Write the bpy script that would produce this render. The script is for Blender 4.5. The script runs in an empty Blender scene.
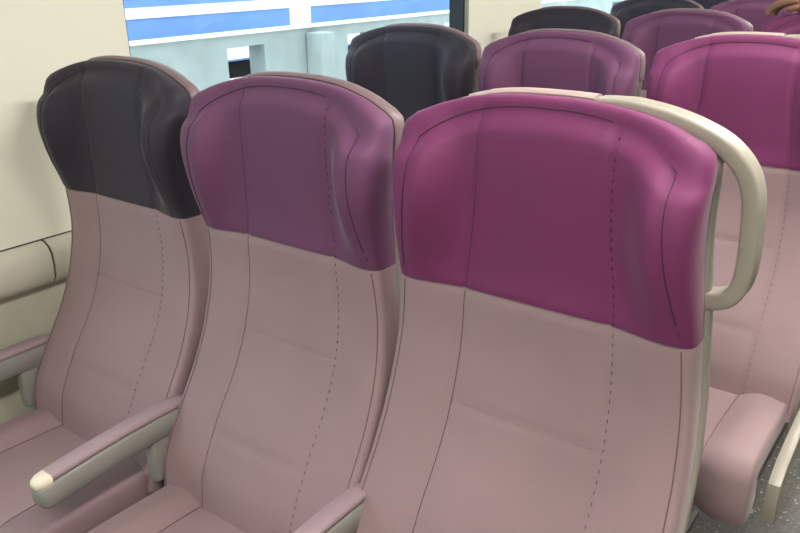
import bpy, bmesh, math, random
from mathutils import Vector
random.seed(4)
C = bpy.context.scene.collection
ROW = 1.004            # spacing of the seat rows along the coach

# ------------------------------------------------------------------ materials
def lin(c):
    return tuple(((v/255)/12.92 if v/255 <= .04045 else ((v/255+.055)/1.055)**2.4) for v in c) + (1,)

def mat(name, rgb, rough=.5, spec=.5, noise=None, bump=None, metal=0, sheen=0, blotch=None):
    m = bpy.data.materials.new(name); m.use_nodes = True
    n = m.node_tree.nodes; l = m.node_tree.links; b = n['Principled BSDF']
    c = lin(rgb)
    b.inputs['Base Color'].default_value = c
    b.inputs['Roughness'].default_value = rough
    b.inputs['Metallic'].default_value = metal
    b.inputs['Specular IOR Level'].default_value = spec
    if sheen:
        b.inputs['Sheen Weight'].default_value = sheen
        b.inputs['Sheen Roughness'].default_value = .4
    tc = n.new('ShaderNodeTexCoord')
    if noise:
        scale, amt = noise
        t = n.new('ShaderNodeTexNoise'); t.inputs['Scale'].default_value = scale; t.inputs['Detail'].default_value = 5
        r = n.new('ShaderNodeValToRGB')
        r.color_ramp.elements[0].position = .3; r.color_ramp.elements[1].position = .7
        r.color_ramp.elements[0].color = tuple(v*(1-amt) for v in c[:3]) + (1,)
        r.color_ramp.elements[1].color = tuple(min(1, v*(1+amt)) for v in c[:3]) + (1,)
        l.new(tc.outputs['Object'], t.inputs['Vector']); l.new(t.outputs['Fac'], r.inputs['Fac']); l.new(r.outputs['Color'], b.inputs['Base Color'])
    if bump:
        scale, st, dist = bump
        t = n.new('ShaderNodeTexNoise'); t.inputs['Scale'].default_value = scale; t.inputs['Detail'].default_value = 3
        u = n.new('ShaderNodeBump'); u.inputs['Strength'].default_value = st; u.inputs['Distance'].default_value = dist
        l.new(tc.outputs['Object'], t.inputs['Vector']); l.new(t.outputs['Fac'], u.inputs['Height']); l.new(u.outputs['Normal'], b.inputs['Normal'])
    return m

def emis(name, rgb, s):
    m = bpy.data.materials.new(name); m.use_nodes = True
    n = m.node_tree.nodes; n.clear(); e = n.new('ShaderNodeEmission'); o = n.new('ShaderNodeOutputMaterial')
    e.inputs['Color'].default_value = lin(rgb); e.inputs['Strength'].default_value = s
    m.node_tree.links.new(e.outputs[0], o.inputs[0]); return m

def glass():
    m = bpy.data.materials.new('pane_glass'); m.use_nodes = True
    n = m.node_tree.nodes; l = m.node_tree.links; n.clear()
    o = n.new('ShaderNodeOutputMaterial'); t = n.new('ShaderNodeBsdfTransparent'); g = n.new('ShaderNodeBsdfGlossy')
    x = n.new('ShaderNodeMixShader'); f = n.new('ShaderNodeLayerWeight'); f.inputs['Blend'].default_value = .5; pw = n.new('ShaderNodeMath'); pw.operation = 'POWER'; pw.inputs[1].default_value = 5; ml = n.new('ShaderNodeMath'); ml.operation = 'MULTIPLY_ADD'; ml.inputs[1].default_value = .6; ml.inputs[2].default_value = .04
    t.inputs['Color'].default_value = (.88, .93, .94, 1); g.inputs['Roughness'].default_value = .03
    l.new(f.outputs['Facing'], pw.inputs[0]); l.new(pw.outputs[0], ml.inputs[0]); l.new(ml.outputs[0], x.inputs[0]); l.new(t.outputs[0], x.inputs[1]); l.new(g.outputs[0], x.inputs[2]); l.new(x.outputs[0], o.inputs[0])
    return m

FB = dict(rough=.66, spec=.32, bump=(420, .12, .002), sheen=.12)
M = {
 'charcoal': mat('charcoal_leatherette', (44, 40, 51), noise=(9, .05), **FB),
 'violet':   mat('plum_leatherette', (101, 61, 93), noise=(9, .05), **FB),
 'magenta':  mat('magenta_leatherette', (110, 47, 90), noise=(9, .05), **FB),
 'body':     mat('dusty_pink_leatherette', (147, 125, 128), noise=(7, .05), **FB),
 'thread':   mat('dark_thread', (58, 36, 50), .8),
 'thread_p': mat('pink_thread', (150, 126, 128), .8),
 'thread_b': mat('brown_thread', (104, 80, 84), .8),
 'shell':    mat('warm_grey_plastic', (142, 139, 130), .45, noise=(30, .03), bump=(300, .08, .001)),
 'cap_mauve': mat('mauve_plastic', (118, 100, 104), .5, bump=(300, .08, .001)),
 'cap_pale': mat('pale_pinkish_plastic', (168, 152, 148), .42, bump=(300, .05, .001)),
 'handle':   mat('pale_grey_plastic', (146, 142, 130), .4, noise=(25, .03), bump=(260, .08, .001)),
 'arm_body': mat('greenish_grey_plastic', (136, 136, 131), .45, noise=(30, .04)),
 'arm_pad':  mat('mauve_armrest_pad', (160, 139, 146), .5, bump=(300, .08, .001)),
 'arm_cap':  mat('cream_plastic', (222, 214, 194), .4),
 'dark':     mat('dark_plastic', (40, 34, 36), .6),
 'metal':    mat('grey_steel', (120, 120, 118), .4, metal=.8),
 'wall':     mat('cream_wall_panel', (236, 238, 222), .38, bump=(40, .02, .001)),
 'wall_far': mat('grey_wall_panel', (150, 148, 142), .5),
 'wall_low': mat('lower_wall_panel', (192, 190, 174), .5, noise=(18, .05)),
 'duct':     mat('cream_duct_cover', (208, 207, 192), .45, noise=(14, .04)),
 'joint':    mat('dark_joint', (70, 66, 56), .7),
 'rubber':   mat('window_gasket', (14, 26, 30), .5),
 'alu':      mat('window_frame_grey', (140, 146, 140), .4),
 'alu_light': mat('window_frame_pale', (220, 222, 210), .4),
 'ceil':     mat('white_ceiling', (190, 190, 186), .6),
 'led':      emis('led_diffuser', (255, 248, 240), 46),
 'concrete': mat('pale_concrete', (158, 166, 164), .85, noise=(5, .10), bump=(60, .3, .004)),
 'white_paint': mat('white_paint', (235, 238, 236), .6),
 'coach_blue': mat('coach_blue', (104, 142, 198), .4, noise=(1.2, .12)),  # blue paled, window-glass haze mixed into the base colour
 'coach_glass': mat('coach_window', (90, 120, 140), .2),
 'ballast':  mat('ballast', (214, 208, 200), .95, noise=(14, .3)),
 'rail':     mat('rusty_rail', (110, 70, 56), .6),
 'red':      mat('red_paint', (190, 60, 56), .6),
 'skin':     mat('brown_skin', (120, 86, 66), .5, noise=(30, .1)),
 'nail':     mat('finger_nail', (186, 146, 124), .35),
 'shirt':    mat('white_shirt_cloth', (214, 214, 210), .8),
 'trousers': mat('dark_trouser_cloth', (42, 44, 52), .85),
 'hair':     mat('black_hair', (22, 18, 16), .6),
 'shoe':     mat('black_shoe', (26, 24, 24), .4),
 'glass':    glass(),
}
# speckled floor
fm = mat('speckled_floor', (122, 120, 112), .45); n = fm.node_tree.nodes; l = fm.node_tree.links
v = n.new('ShaderNodeTexVoronoi'); v.inputs['Scale'].default_value = 160
r = n.new('ShaderNodeValToRGB'); tc = n.new('ShaderNodeTexCoord'); w = n.new('ShaderNodeTexWhiteNoise')
r.color_ramp.interpolation = 'CONSTANT'
for p, c in ((0, (76, 75, 70)), (.45, (88, 87, 82)), (.75, (66, 66, 63)), (.965, (150, 148, 140))):
    e = r.color_ramp.elements.new(p); e.color = lin(c)
r.color_ramp.elements.remove(r.color_ramp.elements[-1])
l.new(tc.outputs['Object'], v.inputs['Vector']); l.new(v.outputs['Color'], w.inputs['Vector']); l.new(w.outputs['Value'], r.inputs['Fac'])
l.new(r.outputs['Color'], n['Principled BSDF'].inputs['Base Color'])
M['floor'] = fm

# ------------------------------------------------------------------ helpers
def obj(name, bm, m, parent=None, smooth=True, auto=None):
    me = bpy.data.meshes.new(name)
    bmesh.ops.recalc_face_normals(bm, faces=bm.faces)
    bm.to_mesh(me); bm.free()
    for p in me.polygons: p.use_smooth = smooth
    if auto: me.set_sharp_from_angle(angle=math.radians(auto))
    me.materials.append(m)
    o = bpy.data.objects.new(name, me); C.objects.link(o)
    if parent: o.parent = parent
    return o
def empty(name, loc, label, cat, group=None):
    o = bpy.data.objects.new(name, None); C.objects.link(o); o.location = loc; o.empty_display_size = .1
    o['label'] = label; o['category'] = cat
    if group: o['group'] = group
    return o
def tag(o, label=None, cat=None, kind=None, group=None):
    for k, v in (('label', label), ('category', cat), ('kind', kind), ('group', group)):
        if v: o[k] = v
    return o
def bx(bm, x0, x1, y0, y1, z0, z1, bevel=0):
    r = bmesh.ops.create_cube(bm, size=1)
    for v in r['verts']:
        v.co = Vector(((x0+x1)/2+v.co.x*(x1-x0), (y0+y1)/2+v.co.y*(y1-y0), (z0+z1)/2+v.co.z*(z1-z0)))
    if bevel:
        es = list({e for v in r['verts'] for e in v.link_edges})
        bmesh.ops.bevel(bm, geom=es, offset=bevel, segments=3, affect='EDGES', profile=.5)
def box(name, a, m, parent=None, bevel=0):
    bm = bmesh.new(); bx(bm, *a, bevel); return obj(name, bm, m, parent, bool(bevel), 40 if bevel else None)
def loft(bm, rings, cap=True, closed=True):
    """rings: lists of Vectors of equal length"""
    vs = [[bm.verts.new(p) for p in r] for r in rings]
    for a, b in zip(vs, vs[1:]):
        k = len(a)
        for i in range(k if closed else k-1):
            bm.faces.new((a[i], a[(i+1) % k], b[(i+1) % k], b[i]))
    if cap and closed:
        bm.faces.new(vs[0]); bm.faces.new(list(reversed(vs[-1])))
    return vs
def interp(tab, z):
    """smooth (cubic) interpolation through a table sorted by key"""
    if z <= tab[0][0]: return tab[0][1]
    if z >= tab[-1][0]: return tab[-1][1]
    for i in range(len(tab)-1):
        if tab[i][0] <= z <= tab[i+1][0]:
            x0, y0 = tab[i]; x1, y1 = tab[i+1]; h = x1-x0; t = (z-x0)/h
            def sl(j):
                if j == 0 or j == len(tab)-1: return 0
                return (tab[j+1][1]-tab[j-1][1])/(tab[j+1][0]-tab[j-1][0])
            m0, m1 = sl(i)*h, sl(i+1)*h
            return (2*t**3-3*t*t+1)*y0+(t**3-2*t*t+t)*m0+(-2*t**3+3*t*t)*y1+(t**3-t*t)*m1
def sm(a, b, x):
    t = max(0, min(1, (x-a)/(b-a))); return t*t*(3-2*t)   # a > b gives a falling step
def smooth_path(pts, sub=6):
    out = []
    P = [pts[0]]+list(pts)+[pts[-1]]
    for i in range(1, len(P)-2):
        p0, p1, p2, p3 = P[i-1:i+3]
        for k in range(sub):
            t = k/sub
            out.append(.5*((2*p1)+(p2-p0)*t+(2*p0-5*p1+4*p2-p3)*t*t+(3*p1-p0-3*p2+p3)*t**3))
    out.append(pts[-1]); return out
def tube(bm, pts, r, seg=6):
    rings = []
    for i, p in enumerate(pts):
        d = (pts[min(i+1, len(pts)-1)]-pts[max(i-1, 0)]).normalized()
        a = d.cross(Vector((0, 1, 0)) if abs(d.y) < .9 else Vector((1, 0, 0))).normalized(); b = d.cross(a)
        rr = r[i] if isinstance(r, (list, tuple)) else r
        rings.append([p+a*math.cos(t)*rr+b*math.sin(t)*rr for t in (2*math.pi*k/seg for k in range(seg))])
    loft(bm, rings)

# ------------------------------------------------------------------ the seat
ZS = .948        # height of the colour change
ZB = .42
YB = [(.36, -.175), (.45, -.160), (.52, -.145), (.60, -.100), (.68, -.052), (.76, -.018), (.85, .002), (.93, .004), (1.05, .000), (1.15, -.002), (1.22, .006), (1.28, .025)]
WT = [(.36, .207), (.55, .213), (.75, .209), (.86, .202), (.96, .193), (1.06, .183), (1.16, .180), (1.3, .180)]
OT = [(.86, 1), (.95, 1.15), (1.05, 2.0), (1.12, 2.6), (1.16, 2.7), (1.25, 2.7)]
def osc(z, nx, nz): return (1+(interp(OT, z)-1)*min(1, abs(nx))**1.5)*(1+.24*(2*abs(nx*nz))**2)
HT = [(.40, .010), (.80, .011), (.90, .013), (.95, .018), (1.02, .042), (1.07, .053), (1.11, .052), (1.145, .040), (1.175, .020), (1.20, .008), (1.30, .0)]
def ztop(s):
    a = abs(s)
    return 1.217 - .046*a**2.6 - .006*a**10
WK = 0
def width(z): return interp(WT, z)*(1+WK*sm(1.14, .93, z))
def front(s, z):
    """a point of the padded front, s in -1..1 across"""
    a = abs(s); x = s*width(z)
    wing = interp(HT, z)
    head = sm(.93, 1.0, z)
    f = wing*sm(.50+.08*head, .96, a) * (1-.10*sm(.9, 1, a))
    body = .006*(1-a*a) * (1-head)
    # padding pillows between the seams
    groove = .0035*math.exp(-((a-.53)/.022)**2)
    for zz in (.768, .590):
        if a < .53: groove += .003*math.exp(-((z-zz)/.006)**2)
    groove += .002*math.exp(-((z-ZS)/.005)**2)
    lumbar = .010*math.exp(-((z-.62)/.08)**2)*(1-a*a)
    top = .012*sm(ztop(s)-.03, ztop(s), z)
    y = interp(YB, z)-.026-f-body-lumbar+groove+top
    return Vector((x, y, z))
def rows(s, lo):
    if lo: return [ZB+(ZS-ZB)*i/64 for i in range(65)]
    return [ZS+(ztop(s)-ZS)*i/44 for i in range(45)]
NX = 56
LOOPS = [(0, 0), (.004, .006), (.008, .03), (.0115, .09), (.0138, .2), (.0147, .38), (.0145, .65), (.013, .85), (.010, 1.0)]
def rim(s_edge, z, nx, nz, out, f):
    p = front(s_edge, z)
    yb = interp(YB, z)+.014; out *= osc(z, nx, nz)
    return Vector((p.x+nx*out, p.y+(yb-p.y)*f, z+nz*out))
def outline(lo):
    """boundary points (s, z) of a panel, open chain from bottom left up, over, down right (upper) or just two sides (lower)"""
    if lo: return None
    pts = [(-1, z) for z in rows(-1, False)]
    pts += [(s, ztop(s)) for s in [-1+2*i/NX for i in range(1, NX)]]
    pts += [(1, z) for z in reversed(rows(1, False))]
    return pts
def chain_full():
    left = [(-1, z) for z in rows(-1, True)][:-1]
    return left+outline(False)+[(-s, z) for s, z in reversed(left)]
def normals(ch):
    P = [(s*width(z), z) for s, z in ch]; out = []
    for i in range(len(P)):
        a, b = P[max(i-2, 0)], P[min(i+2, len(P)-1)]
        d = Vector((b[0]-a[0], b[1]-a[1])).normalized(); out.append((-d.y, d.x))
    return out
def padded(lo):
    bm = bmesh.new()
    cols = [-1+2*i/NX for i in range(NX+1)]
    g = [[bm.verts.new(front(s, z)) for z in rows(s, lo)] for s in cols]
    for a, b in zip(g, g[1:]):
        for j in range(len(a)-1): bm.faces.new((a[j], b[j], b[j+1], a[j+1]))
    ch = chain_full(); nn = normals(ch); k = 64; nl = len(ch)
    if lo: spans = [(0, k), (nl-1-k, nl-1)]
    else: spans = [(k, nl-1-k)]
    def gv(i):
        if lo: return g[0][i] if i <= k else g[-1][nl-1-i]
        j = i-k
        if j <= 44: return g[0][j]
        if j < 44+NX: return g[j-44][-1]
        return g[-1][44-(j-44-NX)]
    for a, b in spans:
        prev = [gv(i) for i in range(a, b+1)]
        for out, f in LOOPS[1:]:
            cur = [bm.verts.new(rim(ch[i][0], ch[i][1], nn[i][0], nn[i][1], out, f)) for i in range(a, b+1)]
            for i in range(len(cur)-1): bm.faces.new((prev[i], prev[i+1], cur[i+1], cur[i]))
            prev = cur
    return bm
def shell_bm():
    bm = bmesh.new(); ch = chain_full(); nn = normals(ch)
    prof = [(-.004, .010), (.0135, .0105), (.0165, .0135), (.017, .028), (.014, .034), (.004, .040), (-.02, .046)]
    prev = None; step = 3
    idx = list(range(0, len(ch), step))
    if idx[-1] != len(ch)-1: idx.append(len(ch)-1)
    for out, dy in prof:
        cur = []
        for i in idx:
            s, z = ch[i]; nx, nz = nn[i]; out_ = out+.0115*(osc(z, nx, nz)-1)
            cur.append(bm.verts.new((s*width(z)+nx*out_, interp(YB, z)+dy, z+nz*out_)))
        if prev:
            for i in range(len(cur)-1): bm.faces.new((prev[i], prev[i+1], cur[i+1], cur[i]))
        prev = cur
    # the back: rungs between mirrored rim points
    m = len(prev)
    last = prev
    for q in range(m//2):
        a, b = last[q], last[m-1-q]
        if q+1 < m//2:
            bm.faces.new((a, last[q+1], last[m-2-q], b))
    if m % 2: bm.faces.new((last[m//2-1], last[m//2], last[m//2+1]))
    return bm
def cap_bm(s0, s1, down, drop):
    """moulded strip lying over the top rim of the shell"""
    ch = chain_full(); nn = normals(ch)
    sel = [i for i, (s, z) in enumerate(ch) if (abs(s) < 1 and s0 <= s <= s1) or (down and s == 1 and z > ztop(1)-drop) ]
    bm = bmesh.new(); rings = []
    for q, i in enumerate(sel):
        s, z = ch[i]; nx, nz = nn[i]; y = interp(YB, z)
        e = min(1, q/6)
        rg = []
        for out, dy in ((.010, .011), (.016*e+.012*(1-e), .009), (.0195*e+.013*(1-e), .013), (.0205*e+.014*(1-e), .022), (.019, .031), (.012, .037), (.002, .038)):
            out += .0115*(osc(z, nx, nz)-1)
            rg.append(Vector((s*width(z)+nx*out, y+dy, z+nz*out)))
        rings.append(rg)
    loft(bm, rings); return bm
def seam(path, m, parent, r=.0009, dash=None, label=None):
    bm = bmesh.new()
    pts = [p+Vector((0, -.0006, 0)) for p in path]
    if dash:
        i = 0
        while i+dash < len(pts):
            tube(bm, pts[i:i+dash], r, 5); i += dash+max(1, dash//2)
    else: tube(bm, pts, r, 5)
    o = obj('seam', bm, m, parent)
    return o
def cushion_bm():
    bm = bmesh.new()
    hw = .197*(1+1.2*WK)
    # path along the middle from the back, over the front edge and down
    path = [(-.10, .440), (-.16, .446), (-.24, .450), (-.32, .452), (-.37, .452), (-.425, .450), (-.452, .443), (-.468, .425), (-.474, .400), (-.477, .372), (-.476, .340), (-.470, .318)]
    P = smooth_path([Vector((0, y, z)) for y, z in path], 5)
    NS = 36; rings = []
    for i, p in enumerate(P):
        d = (P[min(i+1, len(P)-1)]-P[max(i-1, 0)]).normalized(); nrm = Vector((0, d.z, -d.y)) if False else Vector((0, -d.z*-1, 0))
        nrm = Vector((0, d.z, -d.y)).normalized()
        if nrm.z < 0 and i < 10: nrm = -nrm
        row = []
        for k in range(NS+1):
            s = -1+2*k/NS; a = abs(s)
            h = .020*sm(.50, .80, a)-.006*sm(.85, 1, a) - .003*math.exp(-((a-.55)/.03)**2)
            row.append(p+Vector((s*hw, 0, 0))+nrm*h)
        # rolled sides
        side = [(.005, -.002), (.009, -.007), (.011, -.016), (.012, -.045), (.009, -.085), (-.01, -.095)]
        R = [p+Vector((hw+o, 0, 0))+nrm*(.014+dz) for o, dz in side]
        L = [Vector((-q.x, q.y, q.z)) for q in R]
        ring = list(reversed(L))+row+R
        c = Vector((0, -.30, .36))
        rings.append(ring)
    loft(bm, rings)
    # keep the rolled sides from crossing below the front
    for v in bm.verts:
        if v.co.z < .308: v.co.z = .308
    return bm, P, hw
def armrest(parent, x, wall=False):
    """armrest running forward from the backrest, side profile swept in x"""
    top = smooth_path([Vector((0, y, z)) for y, z in ((-.030, .590), (-.075, .600), (-.13, .607), (-.20, .608), (-.28, .605), (-.36, .599), (-.412, .594))], 4)
    def bar(wf, up, low, a=0, b=None, rnd=.004):
        bm = bmesh.new(); rings = []; pts = top[a:b]
        for i, p in enumerate(pts):
            u, lo = up, low; w = wf*(.45+.55*sm(-.10, -.135, p.y))
            rings.append([Vector((x+dx, p.y, p.z+dz)) for dx, dz in ((-w, lo+rnd), (-w+rnd, lo), (w-rnd, lo), (w, lo+rnd), (w, u-rnd), (w-rnd, u), (-w+rnd, u), (-w, u-rnd))])
        return bm, rings
    root = None
    bm, rg = bar(.020, -.012, -.060, rnd=.006)
    # rounded nose
    e = rg[-1]
    for k, (dy, sc) in enumerate(((-.008, .93), (-.015, .75), (-.019, .45))):
        cz = sum(p.z for p in e)/8+.006
        rg.append([Vector((x+(p.x-x)*sc, p.y+dy, cz+(p.z-cz)*sc)) for p in e])
    loft(bm, rg); root = obj('armrest', bm, M['arm_body'], parent, auto=50)
    bm, rg = bar(.0175, .001, -.012, 0, -1, .003); loft(bm, rg); obj('armrest_pad', bm, M['arm_pad'], root, auto=50)
    bm, rg = bar(.0185, .0005, -.020, -2, None, .005)
    e = rg[-1]
    for dy, sc in ((-.008, .92), (-.015, .72), (-.0195, .42)):
        cz = sum(p.z for p in e)/8-.004
        rg.append([Vector((x+(p.x-x)*sc, p.y+dy, cz+(p.z-cz)*sc)) for p in e])
    loft(bm, rg); c = obj('end_cap', bm, M['arm_cap'], root, auto=50); c['label'] = 'cream rounded front end cap'
    bm = bmesh.new(); bx(bm, x-.016, x+.016, -.205, -.115, .455, .560, .010); obj('armrest_bracket', bm, M['arm_body'], root, auto=50)
    return root

def make_seat(loc, col, label, arms=(), handle=False, sx=1.0, group='coach seats in rows of three'):
    global WK; WK = .085 if handle else 0
    root = empty('train_seat', loc, label, 'seat', group)
    k_ = .020 if handle else 0
    root.scale.z = 1.008 if handle else 1
    b = obj('backrest', padded(True), M['body'], root, auto=60)
    h = obj('headrest', padded(False), M[col], root, auto=60)
    h['label'] = {'charcoal': 'charcoal winged headrest cover', 'violet': 'plum purple winged headrest cover', 'magenta': 'magenta purple winged headrest cover'}[col]
    sh = obj('back_shell', shell_bm(), M['shell'], root, auto=50)
    if handle:
        cp = obj('top_trim', cap_bm(-.75, .30, False, 0), M['cap_pale'], sh, auto=50)
        hb = bmesh.new()
        pts = smooth_path([Vector(p) for p in ((.055, .026, 1.227), (.10, .026, 1.224), (.145, .026, 1.217), (.186, .026, 1.205), (.220, .026, 1.188), (.245, .026, 1.162), (.256, .026, 1.130), (.259, .026, 1.09), (.260, .026, 1.055), (.257, .026, 1.026), (.248, .026, 1.008), (.232, .026, .999), (.212, .026, .996))], 5)
        rings = []
        for i, p in enumerate(pts):
            d = (pts[min(i+1, len(pts)-1)]-pts[max(i-1, 0)]).normalized(); nrm = Vector((-d.z, 0, d.x))
            t = .0105; wv = .019
            if i < 5: t = .006+.0045*i/5
            if i > len(pts)-10: wv = .019-.006*(i-(len(pts)-10))/9; t = .0105+.002*(i-(len(pts)-10))/9
            rings.append([p+nrm*t*a+Vector((0, wv*c, 0)) for a, c in ((1, -.8), (1, .8), (.9, .95), (.6, 1), (-.6, 1), (-.9, .95), (-1, .8), (-1, -.8), (-.9, -.95), (-.6, -1), (.6, -1), (.9, -.95))])
        loft(hb, rings); g = obj('grab_handle', hb, M['handle'], root, auto=60); g['label'] = 'pale grey loop grab handle on the aisle corner'
    else:
        obj('top_trim', cap_bm(-.8, 1, True, .045), M['cap_mauve'], sh, auto=50)
    # seams
    hz = [ZS+.002+(ztop(.53)-.006-ZS)*i/60 for i in range(61)]; bz = [ZB+.02+(ZS-ZB-.024)*i/110 for i in range(111)]
    T, TB = M['thread'], M['thread_b']
    seam([front(-.53, z) for z in hz], T, h, .0007)
    seam([front(.57, z) for z in hz[:-1]], T, h, .0006, dash=2)
    seam([front(-.53, z) for z in bz], T, b, .0008)
    seam([front(.57, z) for z in bz], TB, b, .0006, dash=2)
    ch = chain_full(); nn = normals(ch); lo = 64
    cn = list(zip(ch, nn)); j1 = 64+44+int(NX*.78)
    seam([rim(s, z, a, c, .001, .003) for (s, z), (a, c) in cn[lo+5:j1]], T, h, .0007)
    cr = [(sz, n_) for sz, n_ in cn if (sz[0] == 1 and ZS+.03 < sz[1]) or (sz[0] < 1 and sz[0] > .95)]
    cr = list(reversed(cr)); zc = cr[0][0][1]
    arc = [rim(1, zc+.022*math.sin(t*math.pi/2), 1, 0, .001+.010*(1-math.cos(t*math.pi/2)), .003+.6*(1-math.cos(t*math.pi/2))) for t in (1, .8, .6, .4, .2)]
    seam(arc+[rim(sz[0], sz[1], n_[0], n_[1], .001, .003) for sz, n_ in cr], T, h, .0007)
    for sgn in (-1, 1):
        # foot of the wing seam curls round the wing
        z0 = ch[lo+5][1]; curl = [rim(sgn, z0-.020*math.sin(t*math.pi/2), sgn, 0, .0015+.0125*(1-math.cos(t*math.pi/2)), .003+.35*(1-math.cos(t*math.pi/2))) for t in (0, .2, .4, .6, .8, 1)]
        seam(curl, T, h, .0007)
        seam([rim(sgn, z, sgn, 0, .0015, .004) for z in bz], TB, b, .0008)
    for zz in (.768, .590):
        seam([front(-.51+1.02*i/40, zz) for i in range(41)], M['thread_p'], b, .0006)
    seam([front(-1+2*i/60, ZS) for i in range(61)], M['cap_mauve'], b, .0009)
    # cushion
    bm, P, hw = cushion_bm()
    cu = obj('seat_cushion', bm, M['body'], root, auto=60)
    for sg in (-1, 1):
        pts = []
        for i, p in enumerate(P[4:-3]):
            d = (P[i+5]-P[i+3]).normalized(); pts.append(p+Vector((sg*.56*hw, 0, 0))+Vector((0, d.z, -d.y))*.0005*1)
        seam([q+Vector((0, 0, .0012)) for q in pts], TB, cu, .0007)
    # metal pan, beam and pedestal under the cushion
    pan = box('seat_pan', (-.185, .185, -.445, -.07, .300, .330), M['dark'], root, .006)
    bm = bmesh.new(); bx(bm, -.2295, .2295-k_*2, -.26, -.16, .225, .298, .01); obj('support_beam', bm, M['metal'], root, auto=40)
    bm = bmesh.new()
    loft(bm, [[Vector((sx_*w, y0-.21, z)) for sx_, y0 in ((-1, -l), (1, -l), (1, l), (-1, l))] for z, w, l in ((.0, .05, .14), (.02, .05, .14), (.03, .03, .07), (.225, .03, .05))])
    obj('pedestal', bm, M['metal'], root, smooth=False)
    for a in arms: armrest(root, a)
    if handle:
        # aisle side panel beside the cushion
        bm = bmesh.new(); pr = [(-.06, .47), (-.20, .455), (-.30, .445), (-.39, .43), (-.436, .405), (-.446, .365), (-.442, .318), (-.422, .310), (-.409, .32), (-.394, .365), (-.34, .385), (-.20, .39), (-.06, .39)]
        rings = [[Vector((x, y, z)) for y, z in pr] for x in (.250, .254, .270, .274)]
        c = Vector((0, -.27, .41))
        for rr in (rings[0], rings[3]):
            for p in rr:
                p.y += (c.y-p.y)*.012; p.z += (c.z-p.z)*.06
        loft(bm, rings); obj('side_panel', bm, M['handle'], root, auto=35)
    return root

def copy_tree(o, parent=None):
    c = o.copy(); C.objects.link(c)
    if parent: c.parent = parent
    for ch in list(o.children): copy_tree(ch, c)
    return c

WX, MX, AX = -.697, -.221, .255
lab = {
 'w': ['charcoal-headed dusty pink seat in the nearest row, against the cream wall',
       'charcoal-headed seat in the second row, before the big window edge',
       'charcoal-headed seat in the third row, beside the second window',
       'charcoal-headed seat in the fourth row, left of a plum-headed seat',
       'charcoal-headed seat in the fifth row, farthest sliver of dark fabric'],
 'm': ['plum-headed dusty pink middle seat of the nearest row, between two armrests',
       'plum-headed middle seat of the second row, behind the nearest aisle seat',
       'plum-headed middle seat of the third row, behind the second aisle seat',
       'plum-headed middle seat of the fourth row, farthest plum seat, behind the resting hand'],
 'a': ['magenta-headed seat with pale loop grab handle in the nearest row, largest in view',
       'magenta-headed aisle seat of the second row, its cushion visible over the floor',
       'magenta-headed aisle seat of the third row, under the resting hand at the frame edge'],
}
protos = {
 'w': make_seat((WX, 0, 0), 'charcoal', lab['w'][0], arms=(-.240, .238), group='charcoal-headed window seats'),
 'm': make_seat((MX, 0, 0), 'violet', lab['m'][0], arms=(.238,), group='plum-headed middle seats'),
 'a': make_seat((AX, 0, 0), 'magenta', lab['a'][0], handle=True, group='magenta-headed aisle seats'),
}
for k, p in protos.items():
    for i, t in enumerate(lab[k]):
        if i == 0: continue
        c = copy_tree(p); c.location.y = ROW*i; c['label'] = t

# ------------------------------------------------------------------ coach shell
S = lambda o: tag(o, kind='structure')
XW, XR, Y0, Y1, ZC = -1.0, 2.05, -3.1, 5.7, 2.25
box_f = S(box('floor', (XW-.1, XR+.1, Y0, Y1, -.05, 0), M['floor']))
S(box('ceiling', (XW-.1, XR+.1, Y0, Y1, ZC, ZC+.06), M['ceil']))
S(box('wall_front', (XW-.1, XR+.1, Y1, Y1+.06, 0, ZC), M['wall']))
S(box('wall_back', (XW-.1, XR+.1, Y0-.06, Y0, 0, ZC), M['wall']))
WZ0, WZ1 = .86, 1.72
wins = [(-1.90, -.407), (.245, 1.765), (2.395, 3.88)]
def side_wall(name, xa, xb):
    bm = bmesh.new()
    bx(bm, xa, xb, Y0, Y1, WZ1, ZC); bx(bm, xa, xb, Y0, Y1, .815, WZ0)
    ys = [Y0]+[v for w_ in wins for v in w_]+[Y1]
    for i in range(0, len(ys), 2): bx(bm, xa, xb, ys[i], ys[i+1], WZ0, WZ1)
    return S(obj(name, bm, M['wall'], smooth=False))
side_wall('wall_left', XW-.07, XW); S(box('wall_right', (XR, XR+.07, Y0, Y1, .8121, ZC), M['wall_far']))  # unseen right wall left windowless and grey to cut fill light
S(box('wall_left_lower', (XW-.07, XW-.004, Y0, Y1, 0, .812), M['wall_low']))
S(box('wall_right_lower', (XR+.004, XR+.07, Y0, Y1, 0, .812), M['wall_low']))
nwin = 0
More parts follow.
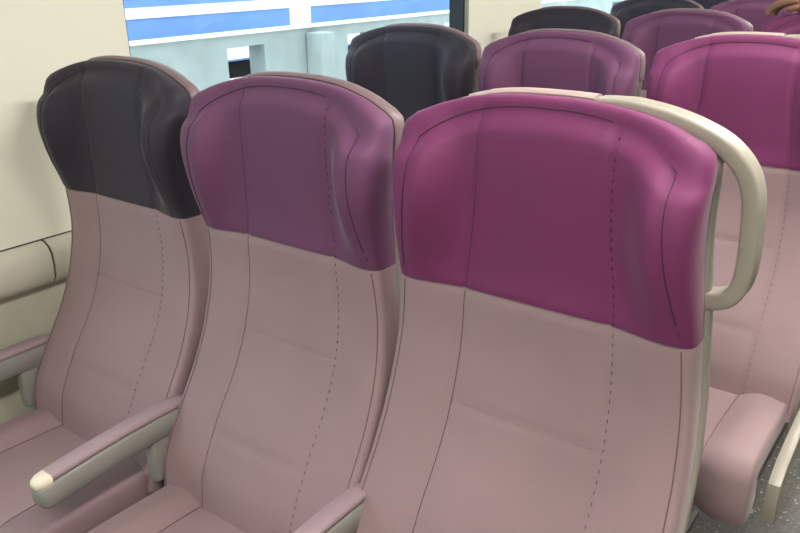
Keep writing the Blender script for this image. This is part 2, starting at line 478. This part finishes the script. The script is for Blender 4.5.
for side, x in ((-1, XW),):
    for a, b in wins:
        nwin += 1
        xi, xo = (x-.07, x) if side < 0 else (x, x+.07)
        w_ = S(bpy.data.objects.new('window_%d' % nwin, None)); C.objects.link(w_); w_.location = (x, (a+b)/2, WZ0)
        def rel(bm): bmesh.ops.translate(bm, vec=-Vector(w_.location), verts=bm.verts); return bm
        def ringbox(t, x0, x1, grow=0):
            bm = bmesh.new(); A, B, Z0, Z1 = a-grow, b+grow, WZ0-grow, WZ1+grow
            bx(bm, x0, x1, A, A+t*.3, Z0, Z1) if not grow else None; bx(bm, x0, x1, B-t, B, Z0, Z1); bx(bm, x0, x1, A+t*.3+grow*.7, B-t, Z0, Z0+t); bx(bm, x0, x1, A+t*.3+grow*.7, B-t, Z1-t, Z1)
            return rel(bm)
        obj('gasket', ringbox(.012, xi+.003, xo-.003), M['rubber'], w_, False)
        if side < 0: obj('inner_frame', ringbox(.020, xo, xo+.003, .020), M['alu'], w_, False)
        else: obj('inner_frame', ringbox(.020, xi-.003, xi, .020), M['alu'], w_, False)
        xp = xi+.012 if side < 0 else xo-.016
        bm = bmesh.new(); bx(bm, xp, xp+.004, a+.004, b-.012, WZ0+.012, WZ1-.012); obj('pane', rel(bm), M['glass'], w_, False)
# rounded duct along the wall under the window line
def duct(y0, y1, g=0):
    bm = bmesh.new()
    prof = [(-.004, .812), (.012, .810), (.028, .800), (.036, .785), (.038, .755), (.034, .728), (.022, .712), (.008, .706), (-.004, .705)]
    loft(bm, [[Vector((XW+px+(g if px > 0 else 0), y, pz)) for px, pz in prof] for y in (y0, y1)]); return bm
t = S(obj('trim_1', duct(-2.9, -.062), M['duct'], auto=40))
t = S(obj('trim_2', duct(-.056, .02), M['duct'], auto=40))
t = S(obj('trim_3', duct(-.062, -.056, -.004), M['joint'], auto=40))
S(box('trim_4', (XW-.003, XW+.001, Y0, Y1, .8125, .8148), M['joint']))
# ceiling lamps, two rows
k = 0
for x in (.72,):
    for y in (-1.55, 0.45, 2.45, 4.45):
        L = empty('ceiling_light', (x, y, ZC), 'long white ceiling lamp strip above the aisle', 'light', 'ceiling lamps over the aisle')
        bm = bmesh.new(); bx(bm, -.12, .12, -.62, .62, -.030, -.001, .006); obj('lamp_housing', bm, M['white_paint'], L, auto=40)
        bm = bmesh.new(); bx(bm, -.105, .105, -.60, .60, -.034, -.0305); obj('diffuser', bm, M['led'], L, False)

# ------------------------------------------------------------------ outside
S(box('ground', (-40, -1.3, -30, 60, -1.3, -1.2), M['ballast']))
S(box('platform_slab', (-5.85, -4.3, -8, 30, -1.2, .27), M['ballast']))
def holed_wall():
    X0, X1 = -3.35, -3.2
    bm = bmesh.new(); zt = .99; za, zb = .915, .66
    holes = [(-3.0, -2.7), (-1.8, -1.5), (-.6, -.3), (.6, .9), (1.55, 1.74), (2.46, 2.78), (3.62, 3.94), (4.9, 5.2), (6.1, 6.4), (7.3, 7.6), (8.5, 8.8), (9.7, 10.0)]
    bx(bm, X0, X1, -8, 16, za, zt); bx(bm, X0, X1, -8, 16, -1.2, zb)
    y = -8
    for a, b in holes+[(16, 17)]: bx(bm, X0, X1, y, a, zb, za); y = b
    return bm
w_ = obj('parapet_wall', holed_wall(), M['concrete'], smooth=False)
obj('skylit_coping', (lambda b: (bx(b, -3.37, -3.18, -8, 16, .9905, .998), b)[1])(bmesh.new()), M['white_paint'], w_, False)  # thin white strip, the sky-lit bright edge of the parapet put in as colour
tag(w_, 'grey concrete parapet wall with square openings outside the window', 'wall')
for i, y in enumerate((-3.2, 3.17, 9.6)):
    if i == 0: continue
    p = box('concrete_pier', (-3.195, -3.05, y, y+.14, -1.2, .96), M['concrete'], None, .01)
    tag(p, 'short grey concrete pier against the parapet' + (', right of its nearer opening' if i == 1 else ', seen through the second window'), 'pier')
p = box('white_post', (-3.50, -3.42, 3.33, 3.48, -1.2, 2.6), M['white_paint'], None, .01)
tag(p, 'white upright post rising behind the concrete parapet outside', 'post')
# blue coach on the next track
tr = empty('rail_coach', (-6.5, 6, -1.2), 'blue railway coach with white stripe standing on the next track outside', 'train')
def part(name, a, m, parent=tr, bev=0):
    bm = bmesh.new(); bx(bm, *a, bev); bmesh.ops.translate(bm, vec=-Vector(tr.location), verts=bm.verts)
    if parent is not tr: pass
    return obj(name, bm, m, parent, bool(bev), 40 if bev else None)
part('coach_body', (-8.9, -6.0, -6, 26, .42, .93), M['coach_blue'])
part('white_stripe', (-8.91, -5.985, -6, 26, .93, 1.03), M['white_paint'])
part('upper_body', (-8.9, -6.0, -6, 26, 1.03, 2.7), M['coach_blue'])
part('lower_stripe', (-8.9, -5.99, -6, 26, .44, .56), M['white_paint'])
y = -5.2
while y < 25:
    part('coach_window', (-6.02, -5.98, y, y+1.0, 1.12, 1.95), M['coach_glass']); y += 1.75
part('underframe', (-8.6, -6.2, -5.5, 25.5, -.95, .415), M['dark'])
for y in (-4, -1.6, 10.5, 13, 22):
    bm = bmesh.new()
    bmesh.ops.create_cone(bm, cap_ends=True, segments=24, radius1=.45, radius2=.45, depth=.12)
    bmesh.ops.rotate(bm, cent=(0, 0, 0), matrix=__import__('mathutils').Matrix.Rotation(math.pi/2, 3, 'Y'), verts=bm.verts)
    bmesh.ops.translate(bm, vec=Vector((-6.3, y, -.72))-Vector(tr.location), verts=bm.verts)
    obj('wheel', bm, M['metal'], tr, auto=30)

# ------------------------------------------------------------------ person standing in the aisle, hand on the third aisle seat
def skin(name, nodes, edges, m, parent, root=0, sub=2):
    me = bpy.data.meshes.new(name); me.from_pydata([n_[0] for n_ in nodes], edges, [])
    o = bpy.data.objects.new(name, me); C.objects.link(o)
    if parent: o.parent = parent
    md = o.modifiers.new('skin', 'SKIN'); md.use_smooth_shade = True
    for i, n_ in enumerate(nodes):
        sv = me.skin_vertices[0].data[i]; rr = n_[1]; sv.radius = rr if isinstance(rr, tuple) else (rr, rr); sv.use_root = (i == root)
    s_ = o.modifiers.new('sub', 'SUBSURF'); s_.levels = sub; s_.render_levels = sub
    dg = bpy.context.evaluated_depsgraph_get(); dg.update()
    ev = bpy.data.meshes.new_from_object(o.evaluated_get(dg)); o.modifiers.clear(); o.data = ev
    ev.materials.clear(); ev.materials.append(m)
    for p_ in ev.polygons: p_.use_smooth = True
    return o
def join(objs, name):
    bm = bmesh.new()
    for o in objs: bm.from_mesh(o.data)
    m = objs[0].data.materials[0]; par = objs[0].parent
    for o in objs: bpy.data.objects.remove(o)
    return obj(name, bm, m, par)
px, py = .80, 2.18
V = lambda *a: a
arm_w = (.225, 2.050, 1.272)
N = [(V(px, py, .95), .125), (V(px, py, 1.10), .115), (V(px, py, 1.28), .13), (V(px, py, 1.42), .09), (V(px, py, 1.50), .052), (V(px, py-.02, 1.58), .072), (V(px, py-.02, 1.665), .098), (V(px, py-.01, 1.73), .075),
     (V(px-.17, py, 1.42), .052), (V(px-.33, py-.05, 1.385), .043), (V(.36, 2.08, 1.325), .036), (arm_w, .024),
     (V(px+.17, py, 1.42), .052), (V(px+.22, py, 1.15), .043), (V(px+.22, py-.03, .92), .026), (V(px+.22, py-.05, .84), .03),
     (V(px-.09, py, .86), .09), (V(px-.10, py, .48), .058), (V(px-.10, py, .12), .04),
     (V(px+.09, py, .86), .09), (V(px+.10, py, .48), .058), (V(px+.10, py, .12), .04)]
E_ = [(0, 1), (1, 2), (2, 3), (3, 4), (4, 5), (5, 6), (6, 7), (3, 8), (8, 9), (9, 10), (10, 11), (3, 12), (12, 13), (13, 14), (14, 15), (0, 16), (16, 17), (17, 18), (0, 19), (19, 20), (20, 21)]
# N positions are world; the root empty stands on the floor at the feet
person = empty('person', (px, py, 0), 'person whose brown hand rests on top of a far seat, at the frame edge', 'person')
def loc(ns): return [((a[0]-px, a[1]-py, a[2]), r_) for a, r_ in ns]
oth = [skin('finger', loc([(V(px+.22+.002, py-.05+d_, .845), .011), (V(px+.22, py-.055+d_, .79), .0095), (V(px+.214, py-.055+d_, .755-abs(d_)*-.2), .0078)]), [(0, 1), (1, 2)], M['skin'], person) for d_ in (-.030, -.010, .010, .030)]
oth.append(skin('thumb', loc([(V(px+.21, py-.07, .86), .012), (V(px+.19, py-.10, .82), .010), (V(px+.185, py-.105, .79), .008)]), [(0, 1), (1, 2)], M['skin'], person))
body = skin('body', loc(N), E_, M['skin'], person)
# the hand on the seat top: palm, four fingers draping down over the left shoulder of the seat, thumb from the side
palm = skin('palm', loc([(arm_w, (.021, .026)), (V(.185, 2.045, 1.270), (.021, .036)), (V(.145, 2.035, 1.268), (.018, .042)), (V(.118, 2.030, 1.266), (.015, .040))]), [(0, 1), (1, 2), (2, 3)], M['skin'], person)
hand = [body, palm]+oth
for dy, ln, dr in ((-.033, .88, .004), (-.011, 1.0, 0), (.011, .95, .001), (.032, .78, .006)):
    b0 = Vector((.138, 2.032+dy*.9, 1.268)); pts = [b0, Vector((.108, 2.030+dy, 1.267)), Vector((.108-.042*ln, 2.028+dy*1.1, 1.260-dr)), Vector((.108-.064*ln, 2.026+dy*1.1, 1.243-dr)), Vector((.108-.070*ln, 2.022+dy*1.1, 1.224-dr))]
    hand.append(skin('finger', loc([(tuple(p), r_) for p, r_ in zip(pts, (.0125, .0118, .0108, .0098, .0082))]), [(0, 1), (1, 2), (2, 3), (3, 4)], M['skin'], person))
hand.append(skin('thumb', loc([(V(.190, 2.020, 1.266), .015), (V(.162, 1.994, 1.256), .0135), (V(.132, 1.980, 1.250), .0115), (V(.104, 1.974, 1.240), .0095)]), [(0, 1), (1, 2), (2, 3)], M['skin'], person))
join(hand, 'body')
skin('shirt', loc([(V(px, py, .86), .165), (V(px, py, 1.06), .150), (V(px, py, 1.28), .146), (V(px, py, 1.43), .095), (V(px, py, 1.475), .062),
      (V(px-.17, py, 1.42), .066), (V(px-.33, py-.05, 1.385), .056), (V(px-.37, py-.07, 1.372), .054), (V(px+.17, py, 1.42), .066), (V(px+.22, py, 1.18), .056)]),
     [(0, 1), (1, 2), (2, 3), (3, 4), (3, 5), (5, 6), (6, 7), (3, 8), (8, 9)], M['shirt'], person)
skin('trousers', loc([(V(px, py, 1.00), .125), (V(px, py, .92), .148), (V(px-.09, py, .84), .098), (V(px-.10, py, .48), .070), (V(px-.10, py, .09), .060), (V(px+.09, py, .84), .098), (V(px+.10, py, .48), .070), (V(px+.10, py, .09), .060)]),
     [(0, 1), (1, 2), (2, 3), (3, 4), (1, 5), (5, 6), (6, 7)], M['trousers'], person)
for sg in (-1, 1):
    skin('shoe', loc([(V(px+.10*sg, py+.05, .045), .04), (V(px+.10*sg, py-.06, .04), .038), (V(px+.10*sg, py-.15, .035), .032)]), [(0, 1), (1, 2)], M['shoe'], person)
skin('hair', loc([(V(px, py+.03, 1.64), .088), (V(px, py+.03, 1.71), .100), (V(px, py+.005, 1.76), .085)]), [(0, 1), (1, 2)], M['hair'], person)
skin('nose', loc([(V(px, py-.09, 1.665), .008), (V(px, py-.108, 1.635), .013)]), [(0, 1)], M['skin'], person)
for sg in (-1, 1):
    bm = bmesh.new(); bmesh.ops.create_uvsphere(bm, u_segments=12, v_segments=8, radius=.009); bmesh.ops.translate(bm, vec=(.030*sg, -.096, 1.668), verts=bm.verts); obj('eye', bm, M['hair'], person)
    skin('ear', loc([(V(px+.085*sg, py-.01, 1.67), .012), (V(px+.087*sg, py-.01, 1.63), .010)]), [(0, 1)], M['skin'], person)
skin('mouth', loc([(V(px-.02, py-.092, 1.605), .005), (V(px, py-.097, 1.604), .007), (V(px+.02, py-.092, 1.605), .005)]), [(0, 1), (1, 2)], M['red'], person, sub=1)

# ------------------------------------------------------------------ daylight
W = bpy.data.worlds.new('World'); bpy.context.scene.world = W; W.use_nodes = True
n = W.node_tree.nodes; bg = n['Background']; bg.inputs['Color'].default_value = (.86, .94, 1, 1); bg.inputs['Strength'].default_value = 3.2
# ------------------------------------------------------------------ camera
cam = bpy.data.cameras.new('Camera'); co = bpy.data.objects.new('Camera', cam); C.objects.link(co)
yaw, pit, roll = .6498, .3711, -.0144
f = Vector((-math.sin(yaw)*math.cos(pit), math.cos(yaw)*math.cos(pit), -math.sin(pit)))
r_ = Vector((math.cos(yaw), math.sin(yaw), 0)); u_ = r_.cross(f)
R2 = r_*math.cos(roll)+u_*math.sin(roll); U2 = -r_*math.sin(roll)+u_*math.cos(roll)
from mathutils import Matrix
m4 = Matrix((R2, U2, -f)).transposed().to_4x4(); m4.translation = Vector((.714, -.9329, 1.4068))
co.matrix_world = m4
cam.sensor_width = 36; cam.lens = 36*.9795; cam.clip_start = .02
sc = bpy.context.scene; sc.camera = co
sc.view_settings.view_transform = 'Standard'; sc.view_settings.look = 'None'; sc.view_settings.gamma = 1; sc.view_settings.use_curve_mapping = False
sc.view_settings.exposure = .26
